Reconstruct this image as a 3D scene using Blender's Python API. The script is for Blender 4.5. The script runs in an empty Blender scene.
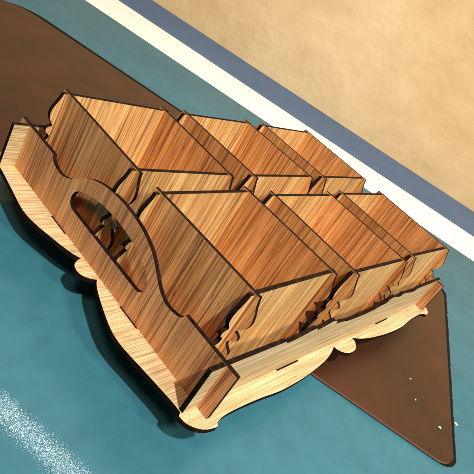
import bpy, bmesh, math, random
from mathutils import Matrix, Vector
from mathutils.geometry import tessellate_polygon
random.seed(7)
S = 0.075                       # one design unit = 7.5 cm (width of one little box)
scn = bpy.context.scene
COL = scn.collection

# ------------------------------------------------------------------ camera
cam_d = bpy.data.cameras.new('camera'); cam = bpy.data.objects.new('camera', cam_d); COL.objects.link(cam)
right = Vector((0.625353, 0.60926782, 0.48757189))
down = Vector((0.65303582, -0.06656451, -0.75439604))
fwd = Vector((-0.42717425, 0.79016573, -0.43950003))
rot = Matrix((right, -down, -fwd)).transposed().to_4x4()
cam.matrix_world = Matrix.Translation(Vector((2.27332, -4.58118, 1.698845 + 1.0864)) * S) @ rot
cam_d.sensor_width = 36; cam_d.lens = 36 * 546.54 / 474
cam_d.clip_start = 0.01; cam_d.clip_end = 50
scn.camera = cam

# ------------------------------------------------------------------ world, lamps, exposure
w = bpy.data.worlds.new('World'); scn.world = w; w.use_nodes = True
bgn = w.node_tree.nodes['Background']
bgn.inputs[0].default_value = (1.0, 0.86, 0.70, 1); bgn.inputs[1].default_value = 0.05
scn.view_settings.view_transform = 'Standard'; scn.view_settings.look = 'None'
scn.view_settings.exposure = 0; scn.view_settings.gamma = 1
def area(name, loc, target, power, sx, sy, color, ydir=None):
    d = bpy.data.lights.new(name, 'AREA'); d.shape = 'RECTANGLE'; d.size = sx * S; d.size_y = sy * S
    d.energy = power; d.color = color
    o = bpy.data.objects.new(name, d); COL.objects.link(o)
    L = Vector(loc) * S; T = Vector(target) * S
    z = (L - T).normalized()
    y = Vector(ydir or (0, 0, 1)); y = (y - z * y.dot(z)).normalized(); x = y.cross(z)
    m = Matrix((x, y, z)).transposed().to_4x4(); m.translation = L
    o.matrix_world = m
    return o
# main lamp, high on the camera's side: steep crisp shadows, bright front-right faces
area('main_lamp', (14.0, -9.5, 29.0), (0, 0, 0.4), 86, 1.0, 1.0, (1.0, 0.95, 0.82))
# slim tube over the back of the table (its glints lie on the near left of the table top)
area('tube_lamp', (-1.25, 2.65, 8.36), (0.2, -0.4, 0), 1.5, 6.2, 0.10, (1.0, 0.97, 0.92), (-0.33, 0.94, 0))
# unseen fill added to brighten the front-right faces
area('right_fill', (14.0, -1.5, 13.5), (0, 0, 0.4), 15, 2.5, 2.5, (1.0, 0.90, 0.70))
area('warm_fill', (2.0, -9.0, 13.0), (0, 0, 0.4), 4.4, 3, 3, (1.0, 0.64, 0.45))  # second fill, added to warm the handle-side faces

# ------------------------------------------------------------------ materials
def mat(name):
    m = bpy.data.materials.new(name); m.use_nodes = True
    nt = m.node_tree; return m, nt, nt.nodes['Principled BSDF']
def N(nt, t, **k):
    n = nt.nodes.new(t)
    for a, b in k.items(): setattr(n, a, b)
    return n
def ramp(nt, fac, stops):
    r = N(nt, 'ShaderNodeValToRGB'); el = r.color_ramp.elements
    while len(el) < len(stops): el.new(0.5)
    for e, (p, c) in zip(el, stops): e.position = p; e.color = (*c, 1)
    nt.links.new(fac, r.inputs[0]); return r.outputs[0]
def noise(nt, vec, scale, detail=2, rough=0.5, dist=0.0):
    n = N(nt, 'ShaderNodeTexNoise'); n.inputs['Scale'].default_value = scale
    n.inputs['Detail'].default_value = detail; n.inputs['Roughness'].default_value = rough
    n.inputs['Distortion'].default_value = dist
    nt.links.new(vec, n.inputs['Vector']); return n.outputs['Fac']
def mix(nt, fac, a, b, mode='MIX'):
    n = N(nt, 'ShaderNodeMix', data_type='RGBA', blend_type=mode)
    for s_, v in ((n.inputs['Factor'], fac), (n.inputs['A'], a), (n.inputs['B'], b)):
        if hasattr(v, 'node'): nt.links.new(v, s_)
        elif isinstance(v, tuple): s_.default_value = (*v, 1)
        else: s_.default_value = v
    return n.outputs['Result']

def wood(name, light, mid, dark, streak, rnd=1.0):
    """straight-grained veneer, the grain runs along the mesh's local Y"""
    m, nt, p = mat(name)
    tc = N(nt, 'ShaderNodeTexCoord'); oi = N(nt, 'ShaderNodeObjectInfo')
    mp = N(nt, 'ShaderNodeVectorMath', operation='SCALE'); mp.inputs['Scale'].default_value = 1 / S
    nt.links.new(tc.outputs['Object'], mp.inputs[0])
    off = N(nt, 'ShaderNodeCombineXYZ')
    m1 = N(nt, 'ShaderNodeMath', operation='MULTIPLY'); m1.inputs[1].default_value = 57.0
    nt.links.new(oi.outputs['Random'], m1.inputs[0])
    nt.links.new(m1.outputs[0], off.inputs[0]); nt.links.new(m1.outputs[0], off.inputs[2])
    ad = N(nt, 'ShaderNodeVectorMath', operation='ADD')
    nt.links.new(mp.outputs[0], ad.inputs[0]); nt.links.new(off.outputs[0], ad.inputs[1])
    def st(sx, sy, scale, detail=2, rough=.5, dist=0):
        q = N(nt, 'ShaderNodeVectorMath', operation='MULTIPLY'); q.inputs[1].default_value = (sx, sy, sx * .25)
        nt.links.new(ad.outputs[0], q.inputs[0])
        return noise(nt, q.outputs[0], scale, detail, rough, dist)
    broad = st(1, .10, 4.0, 2, .5, .2)
    bands = st(1, .020, 20, 2, .6, .1)
    lines = st(1, .013, 62, 3, .6, .05)
    hair = st(1, .008, 170, 2, .6)
    fine = st(1, .03, 260, 2, .5)
    base = ramp(nt, broad, [(.32, mid), (.52, light), (.70, mid)])
    bd = ramp(nt, bands, [(.44, (0, 0, 0)), (.58, (1, 1, 1))])
    fb = N(nt, 'ShaderNodeMath', operation='MULTIPLY'); fb.inputs[1].default_value = .95
    nt.links.new(bd, fb.inputs[0])
    c1 = mix(nt, fb.outputs[0], base, mid)
    ln = ramp(nt, lines, [(.50, (0, 0, 0)), (.60, (1, 1, 1))])
    gate = ramp(nt, broad, [(.30, (1, 1, 1)), (.62, (.45, .45, .45))])
    f0 = N(nt, 'ShaderNodeMath', operation='MULTIPLY'); nt.links.new(ln, f0.inputs[0]); nt.links.new(gate, f0.inputs[1])
    f1 = N(nt, 'ShaderNodeMath', operation='MULTIPLY'); f1.inputs[1].default_value = streak
    nt.links.new(f0.outputs[0], f1.inputs[0])
    c2 = mix(nt, f1.outputs[0], c1, dark)
    hr = ramp(nt, hair, [(.40, (1.05, 1.05, 1.05)), (.62, (.58, .48, .39))])
    c2 = mix(nt, 1.0, c2, hr, 'MULTIPLY')
    pores = st(1, .09, 75, 2, .6)
    c2 = mix(nt, 1.0, c2, ramp(nt, pores, [(.66, (1, 1, 1)), (.74, (.45, .34, .26))]), 'MULTIPLY')
    fn = ramp(nt, fine, [(.3, (.88, .86, .84)), (.6, (1.04, 1.04, 1.04))])
    c3 = mix(nt, 1.0, c2, fn, 'MULTIPLY')
    # each sheet was cut from a slightly different board
    hv = N(nt, 'ShaderNodeHueSaturation')
    mr = N(nt, 'ShaderNodeMapRange'); mr.inputs[3].default_value = 1 - .13 * rnd; mr.inputs[4].default_value = 1 + .10 * rnd
    nt.links.new(oi.outputs['Random'], mr.inputs[0]); nt.links.new(mr.outputs[0], hv.inputs['Value'])
    nt.links.new(c3, hv.inputs['Color'])
    nt.links.new(hv.outputs[0], p.inputs['Base Color'])
    p.inputs['Roughness'].default_value = .52
    p.inputs['Specular IOR Level'].default_value = .35
    b = N(nt, 'ShaderNodeBump'); b.inputs['Strength'].default_value = .25; b.inputs['Distance'].default_value = .0004
    nt.links.new(lines, b.inputs['Height']); nt.links.new(b.outputs[0], p.inputs['Normal'])
    return m
W_BOX = wood('zebrano_veneer', (.86, .61, .29), (.66, .39, .16), (.16, .056, .021), .90)
W_END_SHADED = wood('zebrano_veneer_ends_shaded', (.84, .46, .185), (.62, .295, .105), (.15, .047, .017), .90)  # redder boards, darkened further for the weaker light on these walls
W_PALE = wood('pale_bamboo_veneer', (.62, .52, .345), (.56, .435, .255), (.32, .20, .10), .50, .3)
W_PANEL = wood('end_panel_veneer', (.84, .45, .20), (.66, .32, .13), (.21, .068, .024), .85, .3)

CHAR, nt, p = mat('laser_burnt_edge')
tc = N(nt, 'ShaderNodeTexCoord')
cf = noise(nt, tc.outputs['Object'], 260, 5, .7)
nt.links.new(ramp(nt, cf, [(.40, (.004, .0018, .0011)), (.58, (.013, .0052, .0026)), (.70, (.034, .015, .007))]), p.inputs['Base Color'])
p.inputs['Roughness'].default_value = .8; p.inputs['Specular IOR Level'].default_value = .1

def laminate(name, c1, c2, rough=.30, glint=.35, spec=.22):
    m, nt, p = mat(name)
    tc = N(nt, 'ShaderNodeTexCoord')
    n1 = noise(nt, tc.outputs['Object'], 9, 4, .6)
    c = ramp(nt, n1, [(.3, c1), (.7, c2)])
    n3 = noise(nt, tc.outputs['Object'], 70, 4, .7)
    c = mix(nt, 1.0, c, ramp(nt, n3, [(.3, (.90, .90, .90)), (.65, (1.05, 1.05, 1.05))]), 'MULTIPLY')
    nt.links.new(c, p.inputs['Base Color'])
    p.inputs['Roughness'].default_value = rough
    p.inputs['Specular IOR Level'].default_value = spec
    # fine hammered grain in the clear top coat: every tiny facet leans its own way
    if glint:
        vo = N(nt, 'ShaderNodeTexVoronoi'); vo.inputs['Scale'].default_value = 3200
        nt.links.new(tc.outputs['Object'], vo.inputs['Vector'])
        sb = N(nt, 'ShaderNodeVectorMath', operation='SUBTRACT'); sb.inputs[1].default_value = (.5, .5, .5)
        nt.links.new(vo.outputs['Color'], sb.inputs[0])
        sc = N(nt, 'ShaderNodeVectorMath', operation='SCALE'); sc.inputs['Scale'].default_value = glint
        nt.links.new(sb.outputs[0], sc.inputs[0])
        g = N(nt, 'ShaderNodeNewGeometry')
        aa = N(nt, 'ShaderNodeVectorMath', operation='ADD'); nt.links.new(g.outputs['Normal'], aa.inputs[0]); nt.links.new(sc.outputs[0], aa.inputs[1])
        nn = N(nt, 'ShaderNodeVectorMath', operation='NORMALIZE'); nt.links.new(aa.outputs[0], nn.inputs[0])
        nt.links.new(nn.outputs[0], p.inputs['Coat Normal'])
        p.inputs['Coat Weight'].default_value = .22; p.inputs['Coat Roughness'].default_value = .05
    return m
TEAL = laminate('teal_laminate', (.022, .104, .150), (.034, .132, .186), .40, .024, .08)
SLATE = laminate('slate_blue_laminate', (.058, .110, .215), (.072, .130, .245), .5, 0, .12)
WHITE = laminate('cream_white_inlay', (.77, .77, .75), (.81, .81, .79), .5, 0)

BROWN, nt, p = mat('brown_leatherette')
tc = N(nt, 'ShaderNodeTexCoord')
n1 = noise(nt, tc.outputs['Object'], 12, 4, .6)
nt.links.new(ramp(nt, n1, [(.32, (.021, .0105, .006)), (.68, (.052, .017, .008))]), p.inputs['Base Color'])
p.inputs['Roughness'].default_value = .38; p.inputs['Specular IOR Level'].default_value = .28
n2 = noise(nt, tc.outputs['Object'], 1500, 2, .6)
b = N(nt, 'ShaderNodeBump'); b.inputs['Strength'].default_value = .25; b.inputs['Distance'].default_value = .0003
nt.links.new(n2, b.inputs['Height']); nt.links.new(b.outputs[0], p.inputs['Normal'])

BROWN_EDGE, nt, p = mat('brown_cut_edge'); p.inputs['Base Color'].default_value = (.19, .085, .055, 1); p.inputs['Roughness'].default_value = .5
MAT_SHADE, nt, p = mat('mat_shadow_black'); p.inputs['Specular IOR Level'].default_value = .1; p.inputs['Base Color'].default_value = (.006, .006, .005, 1); p.inputs['Roughness'].default_value = .8  # black for the shadow line at the mat's edges
CRUMB, nt, p = mat('white_crumb'); p.inputs['Base Color'].default_value = (.85, .84, .8, 1); p.inputs['Roughness'].default_value = .5

WALL, nt, p = mat('tan_mottled_plaster')
tc = N(nt, 'ShaderNodeTexCoord')
n1 = noise(nt, tc.outputs['Object'], 1.5, 6, .6, 0)
n2 = noise(nt, tc.outputs['Object'], 16, 4, .55, .1)
c = ramp(nt, n1, [(.30, (.48, .31, .15)), (.50, (.60, .43, .235)), (.68, (.70, .55, .34))])
c = mix(nt, 1.0, c, ramp(nt, n2, [(.30, (.92, .89, .84)), (.6, (1.0, 1.0, 1.0))]), 'MULTIPLY')
nt.links.new(c, p.inputs['Base Color']); p.inputs['Roughness'].default_value = .8
b = N(nt, 'ShaderNodeBump'); b.inputs['Strength'].default_value = .45; b.inputs['Distance'].default_value = .010
nt.links.new(n2, b.inputs['Height']); nt.links.new(b.outputs[0], p.inputs['Normal'])

# ------------------------------------------------------------------ helpers
def smooth(pts, closed=False, sub=6):
    """Catmull-Rom through pts"""
    out = []; n = len(pts)
    rng = n if closed else n - 1
    g = (lambda i: pts[i % n]) if closed else (lambda i: pts[max(0, min(n - 1, i))])
    for i in range(rng):
        a, b_, c_, d_ = g(i - 1), g(i), g(i + 1), g(i + 2)
        for k in range(sub):
            t = k / sub
            out.append(tuple(.5 * ((2 * b_[j]) + (-a[j] + c_[j]) * t + (2 * a[j] - 5 * b_[j] + 4 * c_[j] - d_[j]) * t * t
                                   + (-a[j] + 3 * b_[j] - 3 * c_[j] + d_[j]) * t ** 3) for j in (0, 1)))
    if not closed: out.append(tuple(pts[-1]))
    return out
def clean(l):
    o = []
    for q in l:
        if not o or math.hypot(q[0] - o[-1][0], q[1] - o[-1][1]) > 1e-4: o.append(q)
    if math.hypot(o[0][0] - o[-1][0], o[0][1] - o[-1][1]) < 1e-4: o.pop()
    return o
def sheet(name, loops, t, mats, parent=None, basis=None, loc=(0, 0, 0), centre=True):
    """a flat sheet of thickness t cut to loops[0] with holes loops[1:]; local x, y in the sheet, z across it"""
    bm = bmesh.new(); rings = []
    z0, z1 = (-t / 2, t / 2) if centre else (0, t)
    cl = [clean(lp) for lp in loops]
    for lp in cl: rings.append([bm.verts.new((a * S, b_ * S, z1 * S)) for a, b_ in lp])
    flat = [v for vs in rings for v in vs]
    low = {v: bm.verts.new((v.co.x, v.co.y, z0 * S)) for v in flat}
    for t3 in tessellate_polygon([[Vector((a, b_, 0)) for a, b_ in lp] for lp in cl]):
        try:
            bm.faces.new([flat[k] for k in t3]); bm.faces.new([low[flat[k]] for k in reversed(t3)])
        except ValueError: pass
    for f in bm.faces: f.material_index = 0
    for vs in rings:
        for i in range(len(vs)):
            a, b_ = vs[i], vs[(i + 1) % len(vs)]
            f = bm.faces.new((a, b_, low[b_], low[a])); f.material_index = 1
    bmesh.ops.recalc_face_normals(bm, faces=bm.faces)
    me = bpy.data.meshes.new(name); bm.to_mesh(me); bm.free()
    for m_ in mats: me.materials.append(m_)
    o = bpy.data.objects.new(name, me); COL.objects.link(o)
    M = basis.copy() if basis else Matrix.Identity(4)
    M.translation = Vector(loc) * S
    o.matrix_local = M
    if parent: o.parent = parent; o.matrix_local = M
    return o
def B(x, y, z): return Matrix((Vector(x), Vector(y), Vector(z))).transposed().to_4x4()
UZ = B((1, 0, 0), (0, 0, 1), (0, -1, 0))       # sheet x -> u, y (grain) -> up
VZ = B((0, 1, 0), (0, 0, 1), (1, 0, 0))        # sheet x -> v, y (grain) -> up
ZV = B((0, 0, -1), (0, 1, 0), (1, 0, 0))       # sheet y (grain) -> v, -x -> up
def empty(name, loc, rz, label, cat, group=None):
    o = bpy.data.objects.new(name, None); o.empty_display_size = .02; COL.objects.link(o)
    o.location = Vector(loc) * S; o.rotation_euler = (0, 0, rz)
    o['label'] = label; o['category'] = cat
    if group: o['group'] = group
    return o
def plain(name, bm, m, parent=None):
    me = bpy.data.meshes.new(name); bm.to_mesh(me); bm.free(); me.materials.append(m)
    o = bpy.data.objects.new(name, me); COL.objects.link(o)
    if parent: o.parent = parent
    return o
def quad(name, pts, z, m, parent=None):
    bm = bmesh.new(); bm.faces.new([bm.verts.new((x * S, y * S, z * S)) for x, y in pts])
    return plain(name, bm, m, parent)

# ------------------------------------------------------------------ the setting: table top, stripes, wall
def ext(P, Q, a, b_):                            # point on the line PQ at u = a and u = b_
    s_ = (Q[1] - P[1]) / (Q[0] - P[0])
    return (a, P[1] + (a - P[0]) * s_), (b_, P[1] + (b_ - P[0]) * s_)
wl = ext((-7.659, 2.715), (0.926, 6.601), -18, 15)
wu_ = ext((-8.516, 4.167), (0.368, 8.295), -18, 15)
se = ext((-9.679, 6.138), (-0.401, 10.634), -18, 15)
# keep the strip widths positive on the far left
wu_ = (wl[0][0], max(wu_[0][1], wl[0][1] + .3)), wu_[1]
se = (se[0][0], max(se[0][1], wu_[0][1] + .8)), se[1]
top = sheet('tabletop', [[(-18, -14), (15, -14), wl[1], wl[0]]], .4, [TEAL, TEAL], centre=False, loc=(0, 0, -.4))
top['kind'] = 'structure'
s1 = sheet('table_stripe', [[wl[0], wl[1], wu_[1], wu_[0]]], .4, [WHITE, WHITE], centre=False, loc=(0, 0, -.4)); s1['kind'] = 'structure'
s2 = sheet('table_border', [[wu_[0], wu_[1], se[1], se[0]]], .4, [SLATE, SLATE], centre=False, loc=(0, 0, -.4)); s2['kind'] = 'structure'
# wall behind the table
dx, dy = se[1][0] - se[0][0], se[1][1] - se[0][1]; L_ = math.hypot(dx, dy); e1 = Vector((dx / L_, dy / L_, 0))
n_ = Vector((-e1.y, e1.x, 0))
wm = B(e1, (0, 0, 1), e1.cross(Vector((0, 0, 1))))
wall = sheet('back_wall', [[(-8, -9), (L_ + 12, -9), (L_ + 12, 26), (-8, 26)]], 1.0, [WALL, WALL], basis=wm,
             loc=tuple(Vector((se[0][0], se[0][1], 0)) + n_ * .502))
wall['label'] = 'tan mottled plaster wall rising behind the slate blue edge of the table'; wall['category'] = 'wall'

# ------------------------------------------------------------------ brown mat lying under the tray
def rounded(pts, r, n=8):
    out = []; m_ = len(pts)
    for i in range(m_):
        P, A, C_ = Vector(pts[i]), Vector(pts[i - 1]), Vector(pts[(i + 1) % m_])
        a = (A - P).normalized(); c_ = (C_ - P).normalized(); rr = r[i]
        ang = a.angle(c_); d = rr / math.tan(ang / 2); cen = P + (a + c_).normalized() * (rr / math.sin(ang / 2))
        s_ = P + a * d - cen; e_ = P + c_ * d - cen
        a0 = math.atan2(s_.y, s_.x); a1 = math.atan2(e_.y, e_.x)
        da = (a1 - a0 + math.pi) % (2 * math.pi) - math.pi
        for k in range(n + 1):
            t = a0 + da * k / n; out.append((cen.x + rr * math.cos(t), cen.y + rr * math.sin(t)))
    return out
MATP = [(-4.1, -2.95), (2.76, .28), (1.17, 4.00), (-6.42, .34)]
mat_e = empty('place_mat', (0, 0, 0), 0, 'brown leatherette mat with rounded corners lying on the teal table under the tray', 'mat')
sheet('mat_top', [rounded(MATP, [.2, .2, .3, .6], 10)], .022, [BROWN, BROWN_EDGE], mat_e, centre=False, loc=(0, 0, .012))
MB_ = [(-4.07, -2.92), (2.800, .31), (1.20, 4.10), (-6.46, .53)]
# black sheet for the shadow along the mat's edges, slightly ragged at right end
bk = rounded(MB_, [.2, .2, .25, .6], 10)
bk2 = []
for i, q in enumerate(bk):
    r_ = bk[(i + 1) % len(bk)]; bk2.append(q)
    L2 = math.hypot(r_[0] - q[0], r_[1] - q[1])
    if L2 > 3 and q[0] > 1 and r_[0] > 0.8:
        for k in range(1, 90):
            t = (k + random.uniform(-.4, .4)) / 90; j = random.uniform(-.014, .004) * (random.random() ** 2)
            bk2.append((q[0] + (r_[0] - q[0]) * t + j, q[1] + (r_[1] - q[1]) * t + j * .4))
sheet('mat_shadow_sheet', [bk2], .012, [MAT_SHADE, MAT_SHADE], mat_e, centre=False, loc=(0, 0, .0005))

# ------------------------------------------------------------------ tray
T = .036
BT = .28                                        # top of the base plate above the table
tray = empty('serving_tray', (0, 0, 0), 0,
             'wooden laser-cut tray with a pale scalloped base and arched handle panels, holding six boxes', 'tray')
q_u = [(0, 2.162), (.045, 2.150), (.085, 2.112), (.115, 2.055)]            # small lobe in the middle of an end edge
end_r = smooth([(.118, 2.055), (.20, 2.105), (.36, 2.165), (.56, 2.225), (.72, 2.238), (.96, 2.205), (1.20, 2.172), (1.305, 2.165)])
corner = [(1.305, 2.165), (1.325, 2.195)] + smooth([(1.325, 2.195), (1.385, 2.183), (1.440, 2.140), (1.480, 2.075), (1.497, 1.985)], sub=4) + [(1.470, 1.955)]
side_r = smooth([(1.470, 1.955), (1.452, 1.87), (1.450, 1.70), (1.462, 1.45), (1.482, 1.20), (1.474, .85), (1.440, .52), (1.400, .32), (1.352, .185)])
side_b = smooth([(1.352, .185), (1.395, .175), (1.440, .130), (1.468, .065), (1.474, 0)], sub=5)
end_b = smooth([(0, 2.162), (.050, 2.150), (.090, 2.112), (.118, 2.055)], sub=5)
quarter = end_b + end_r + corner + side_r + side_b                        # from (0, +v) to (+u, 0)
qp = clean(quarter)
full = qp + [(a, -b_) for a, b_ in reversed(qp[:-1])] + [(-a, -b_) for a, b_ in qp[1:]] + [(-a, b_) for a, b_ in reversed(qp[1:-1])]
base = sheet('base_plate', [full], .04, [W_PALE, CHAR], tray, centre=False, loc=(0, 0, BT - .04))
def slot(u0, v0, u1, v1, z=BT + .0005):
    bm = bmesh.new()
    d = Vector((u1 - u0, v1 - v0)); n2 = Vector((-d.y, d.x)).normalized() * .007
    vs = [(u0 + n2.x, v0 + n2.y), (u0 - n2.x, v0 - n2.y), (u1 - n2.x, v1 - n2.y), (u1 + n2.x, v1 + n2.y)]
    bm.faces.new([bm.verts.new((x * S, y * S, z * S)) for x, y in vs])
    ob = plain('tab_slot', bm, CHAR, base); ob.location = (0, 0, -(BT - .04) * S); return ob
UW, VW = 1.300, 2.007
for su in (1, -1):
    for sv in (1, -1):
        slot(su * (UW + T / 2 + .008), sv * .78, su * (UW + T / 2 + .008), sv * 1.10)
        slot(su * .40, sv * (VW + T / 2 + .006), su * .62, sv * (VW + T / 2 + .006))
# end panels with arched handles (top edge from the corner to the middle)
hs = .406
arch = [(1.42, hs), (.885, hs)] + smooth([(.885, hs), (.872, .372), (.83, .348), (.765, .335), (.70, .338), (.62, .370), (.545, .425),
        (.46, .492), (.38, .540), (.25, .585), (.12, .606), (0, .612)], sub=5)
outline = [(-1.42, 0)] + [(1.42, 0)] + arch + [(-a, b_) for a, b_ in reversed(arch[:-1])]
hole_t = smooth([(.470, .212), (.505, .245), (.510, .300), (.475, .358), (.40, .400), (.28, .440), (.14, .466), (0, .474)], sub=5)
hole = [(.44, .203)] + hole_t + [(-a, b_) for a, b_ in reversed(hole_t[:-1])] + [(-.44, .203)]
for sv in (-1, 1):
    o = sheet('handle_panel', [outline, hole], T, [W_PANEL, CHAR], tray, UZ, (0, sv * VW, BT + .0006))
# low side walls with scrolled top edge
st = [(0, .316), (.14, .318), (.27, .325), (.40, .350), (.50, .358), (.535, .362), (.55, .395), (.60, .418), (.66, .421), (.70, .412), (.76, .395), (.85, .384),
      (.872, .382), (.90, .414), (.98, .408), (1.10, .388), (1.22, .372), (1.28, .372), (1.315, .380), (1.335, .401), (2.16, .401)]
so = [(0.0, -2.16), (0.0, 2.16)] + [(b_, a) for a, b_ in reversed(st)] + [(b_, -a) for a, b_ in st[1:]]
for su in (1, -1):
    sheet('side_panel', [[(-a, b_) for a, b_ in so]], T, [W_PALE, CHAR], tray, ZV, (su * UW, 0, BT + .0012))
# short feet keep the base plate clear of the table
for fu, fv, fz in ((1.0, -1.55, .0008), (1.0, 1.55, .0348), (-1.0, 1.55, .0348), (-1.0, -1.42, .0348)):
    fo = rounded([(-.12, -.12), (.12, -.12), (.12, .12), (-.12, .12)], [.05] * 4, 4)
    sheet('foot', [fo], BT - .0405 - fz, [CHAR, CHAR], tray, centre=False, loc=(fu, fv, fz))

# ------------------------------------------------------------------ six boxes
H = .8064
earp = [(0, .055), (.03, .062), (.08, .080), (.13, .100), (.175, .108), (.225, .098), (.265, .070), (.290, .052)]
nub = [(.298, .046), (.306, .074), (.322, .090), (.345, .092), (.362, .080), (.375, .058), (.390, .046), (.4032, .043)]
def ear(sc=1.0):
    top_ = smooth(earp, sub=3) + smooth(nub, sub=2)
    low_ = [(H - d, e) for d, e in reversed(top_[:-1])]
    return [(d, e * sc) for d, e in top_ + low_]
def wall_loop(half, dz=0.0):
    e = ear()
    r = [(half + x, H - d) for d, x in e]; l = [(-half - x, H - d) for d, x in reversed(e)]
    loop = r + l
    if dz:       # the ears stand a hair above the rim they lock over
        loop = [(a, b_ + (dz if b_ > H - .001 else 0)) for a, b_ in loop]
    return loop
def make_box():
    e = empty('storage_box', (0, 0, 0), 0, '', 'box')
    for sv in (-1, 1):
        o = sheet('end_wall', [wall_loop(.5, .010)], .030, [W_END_SHADED, CHAR], e, UZ, (0, sv * .521, .0006))
    for su in (-1, 1):
        o = sheet('side_wall', [wall_loop(.521)], T, [W_BOX, CHAR], e, VZ, (su * .5, 0, .0012))
    sheet('box_floor', [[(-.476, -.497), (.476, -.497), (.476, .497), (-.476, .497)]], .04, [W_BOX, CHAR], e, centre=False, loc=(0, 0, .02))
    return e
def dup(root):
    r = root.copy(); COL.objects.link(r)
    for ch in list(root.children):
        c = ch.copy(); COL.objects.link(c); c.parent = r
    return r
PU, PV = 1.2923, 1.0421 + .3152
off = [(.0022, -.0199, -.0154), (-.0378, .0080, .0216), (-.0009, -.0028, .0276), (.0143, .0093, -.0070), (-.0187, -.0029, .0116), (.0061, -.0089, -.0155)]
labs = ['open wooden box at the left end of the back row, beside the left tray corner',
        'largest looking open wooden box, in the front row right behind the arched handle',
        'open wooden box in the middle of the back row, between two other boxes',
        'open wooden box in the middle of the front row, above the small centre lobe',
        'open wooden box at the far end of the back row, nearest to the white stripe',
        'open wooden box at the far right end of the front row']
first = make_box()
for i in range(6):
    b_ = first if i == 0 else dup(first)
    iu, iv = i % 2, i // 2
    du, dv, a = off[i]
    b_.location = Vector(((iu - .5) * PU + du, (iv - 1) * PV + dv, BT + .0006)) * S
    b_.rotation_euler = (0, 0, a)
    b_['label'] = labs[i]; b_['category'] = 'box'; b_['group'] = 'boxes standing in the tray'

# ------------------------------------------------------------------ crumbs
CR = [(2.533, 1.012, .0, .016, 'white speck on the table just right of the right edge of the brown mat'),
      (2.444, .644, .034, .013, 'white speck on the brown mat, the largest one near its rounded lower tip'),
      (1.932, .942, .034, .009, 'tiny pale speck on the brown mat, highest of those below the tray'),
      (2.117, .693, .034, .009, 'tiny pale speck on the brown mat, left of its rounded lower tip')]
for u, v, z, r, lab in CR:
    bm = bmesh.new(); bmesh.ops.create_icosphere(bm, subdivisions=2, radius=r * S)
    for q in bm.verts:
        q.co *= random.uniform(.75, 1.2); q.co.z *= .6; q.co.x *= 1.3
    o = plain('crumb', bm, CRUMB)
    o.location = (u * S, v * S, (z + r * .55) * S); o.rotation_euler = (0, 0, random.uniform(0, 6))
    o['label'] = lab; o['category'] = 'crumb'; o['group'] = 'white specks around the mat'
